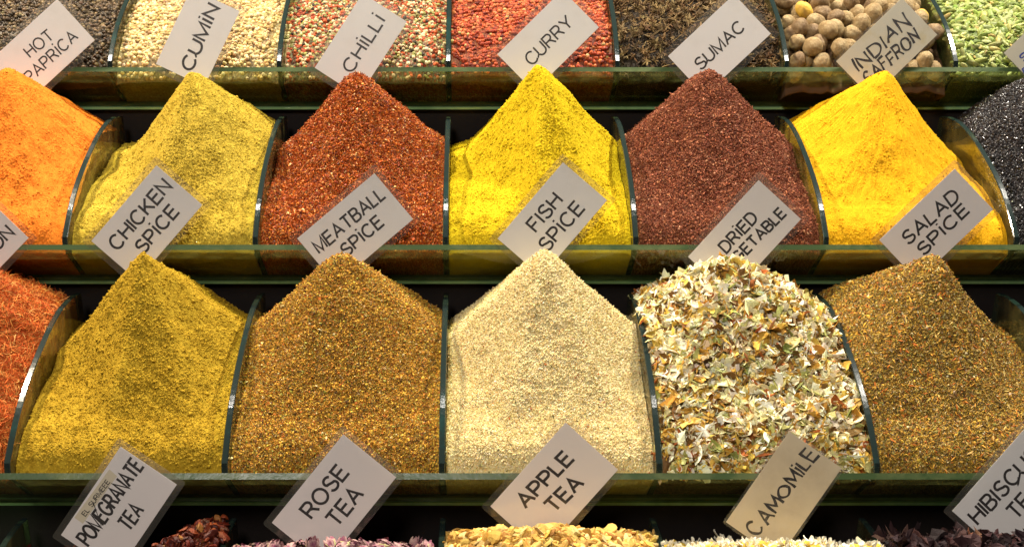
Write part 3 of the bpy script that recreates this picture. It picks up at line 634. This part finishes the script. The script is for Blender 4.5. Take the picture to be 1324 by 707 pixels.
card(3, 'small pale card with blue handwriting at the top right', (1298, 69), (1420, 36), 44, [T('SE', (1244, 30), 7.07, (560, 350), (760, 200), (-50, -58), 1.8, True), T('ES', (1244, 30), 7.07, (560, 455), (760, 310), (-20, -28), 1.8, True)], M_paper_dust, M_blue, margin=2.5)
card(2, 'white label card cut off after the letters ON', None, (37, 307.7), 46, [T('ON', (0, 240), 5.89, (-20, 500), (110, 368), (-70, -68), 2.2)], LS=(130, 75))
card(2, 'white label card reading CHICKEN SPICE', (118.2, 311.5), (261.7, 265), 49.2, [T('CHICKEN', (110, 200), s5, (215, 627), (567, 215), (-67, -60), 2.3), T('SPiCE', (110, 200), s5, (385, 648), (615, 378), (-63, -56), 2.3)])
card(2, 'white label card reading MEATBALL SPICE', (384.4, 308.3), (534.2, 283.4), 40.2, [T('MEATBALL', (370, 205), s5, (220, 618), (650, 252), (-50, -67), 2.1), T('SPiCE', (370, 205), s5, (398, 640), (640, 430), (-50, -62), 2.1)])
card(2, 'white label card reading FISH SPICE', (643.3, 308.5), (784.8, 259), 49.3, [T('FISH', (630, 200), s5, (322, 505), (493, 305), (-67, -58), 2.2), T('SPiCE', (630, 200), s5, (395, 635), (636, 355), (-66, -56), 2.2)])
card(2, 'grey looking label card reading DRIED VEGETABLE', (889.5, 332), (1035.5, 283.4), 47.3, [T('DRiED', (880, 215), s5, (300, 567), (505, 345), (-54, -52), 2.1), T('VEGETABLE', (880, 215), s5, (287, 725), (690, 315), (-50, -47), 2.1)], M_paper_shaded)
card(2, 'label card reading SALAD SPICE', (1136.8, 310.3), (1283.8, 270.8), 43.4, [T('SALAD', (1124, 205), s5, (255, 565), (590, 262), (-48, -66), 2.2), T('SPiCE', (1124, 205), s5, (355, 635), (652, 348), (-50, -56), 2.2)], M_paper_shaded)
card(1, 'label card reading POMEGRANATE TEA with a cream sticker', (79, 691), (228.6, 626), 56, [T('POMEGRANATE', (60, 560), s4, (266, 700), (605, 205), (-76, -58), 2.5), T('TEA', (60, 560), s4, (519, 608), (607, 480), (-74, -58), 2.4), T('EL SURMEEE', (60, 560), s4, (244, 514), (397, 302), (-24, -18), .8)],
     M_paper_shaded, sticker=[(60+175/s4, 560+522/s4), (60+228/s4, 560+560/s4), (60+440/s4, 560+264/s4), (60+392/s4, 560+222/s4)])
card(1, 'label card reading ROSE TEA', (351.5, 675), (512.2, 616.6), 51, [T('ROSE', (340, 560), s4, (307, 527), (535, 247), (-76, -58), 2.6), T('TEA', (340, 560), s4, (463, 584), (627, 382), (-75, -60), 2.6)], M_paper_shaded)
card(1, 'label card reading APPLE TEA', (634, 654), (799, 606.6), 48, [T('APPLE', (620, 545), s4, (292, 535), (587, 234), (-69, -56), 2.8), T('TEA', (620, 545), s4, (468, 564), (650, 388), (-70, -56), 2.8)], M_paper_shaded)
card(1, 'yellowed label card with handwritten CAMOMILE', (938.6, 674.3), (1088, 604.7), 55, [T('CAMOMiLE', (920, 550), s4, (292, 690), (665, 180), (-66, -48), 2.9, True)], M_paper_old, M_marker, margin=3.5)
card(1, 'large white label card reading HIBISCUS TEA at the lower right', (1230.9, 660), (1400, 612), 48.5, [T('HIBISCUS', (1135, 560), s4, (625, 565), (1012, 143), (-68, -66), 2.5), T('TEA', (1135, 560), s4, (865, 537), (1021, 360), (-70, -66), 2.5)], M_paper, LS=(150, 92))
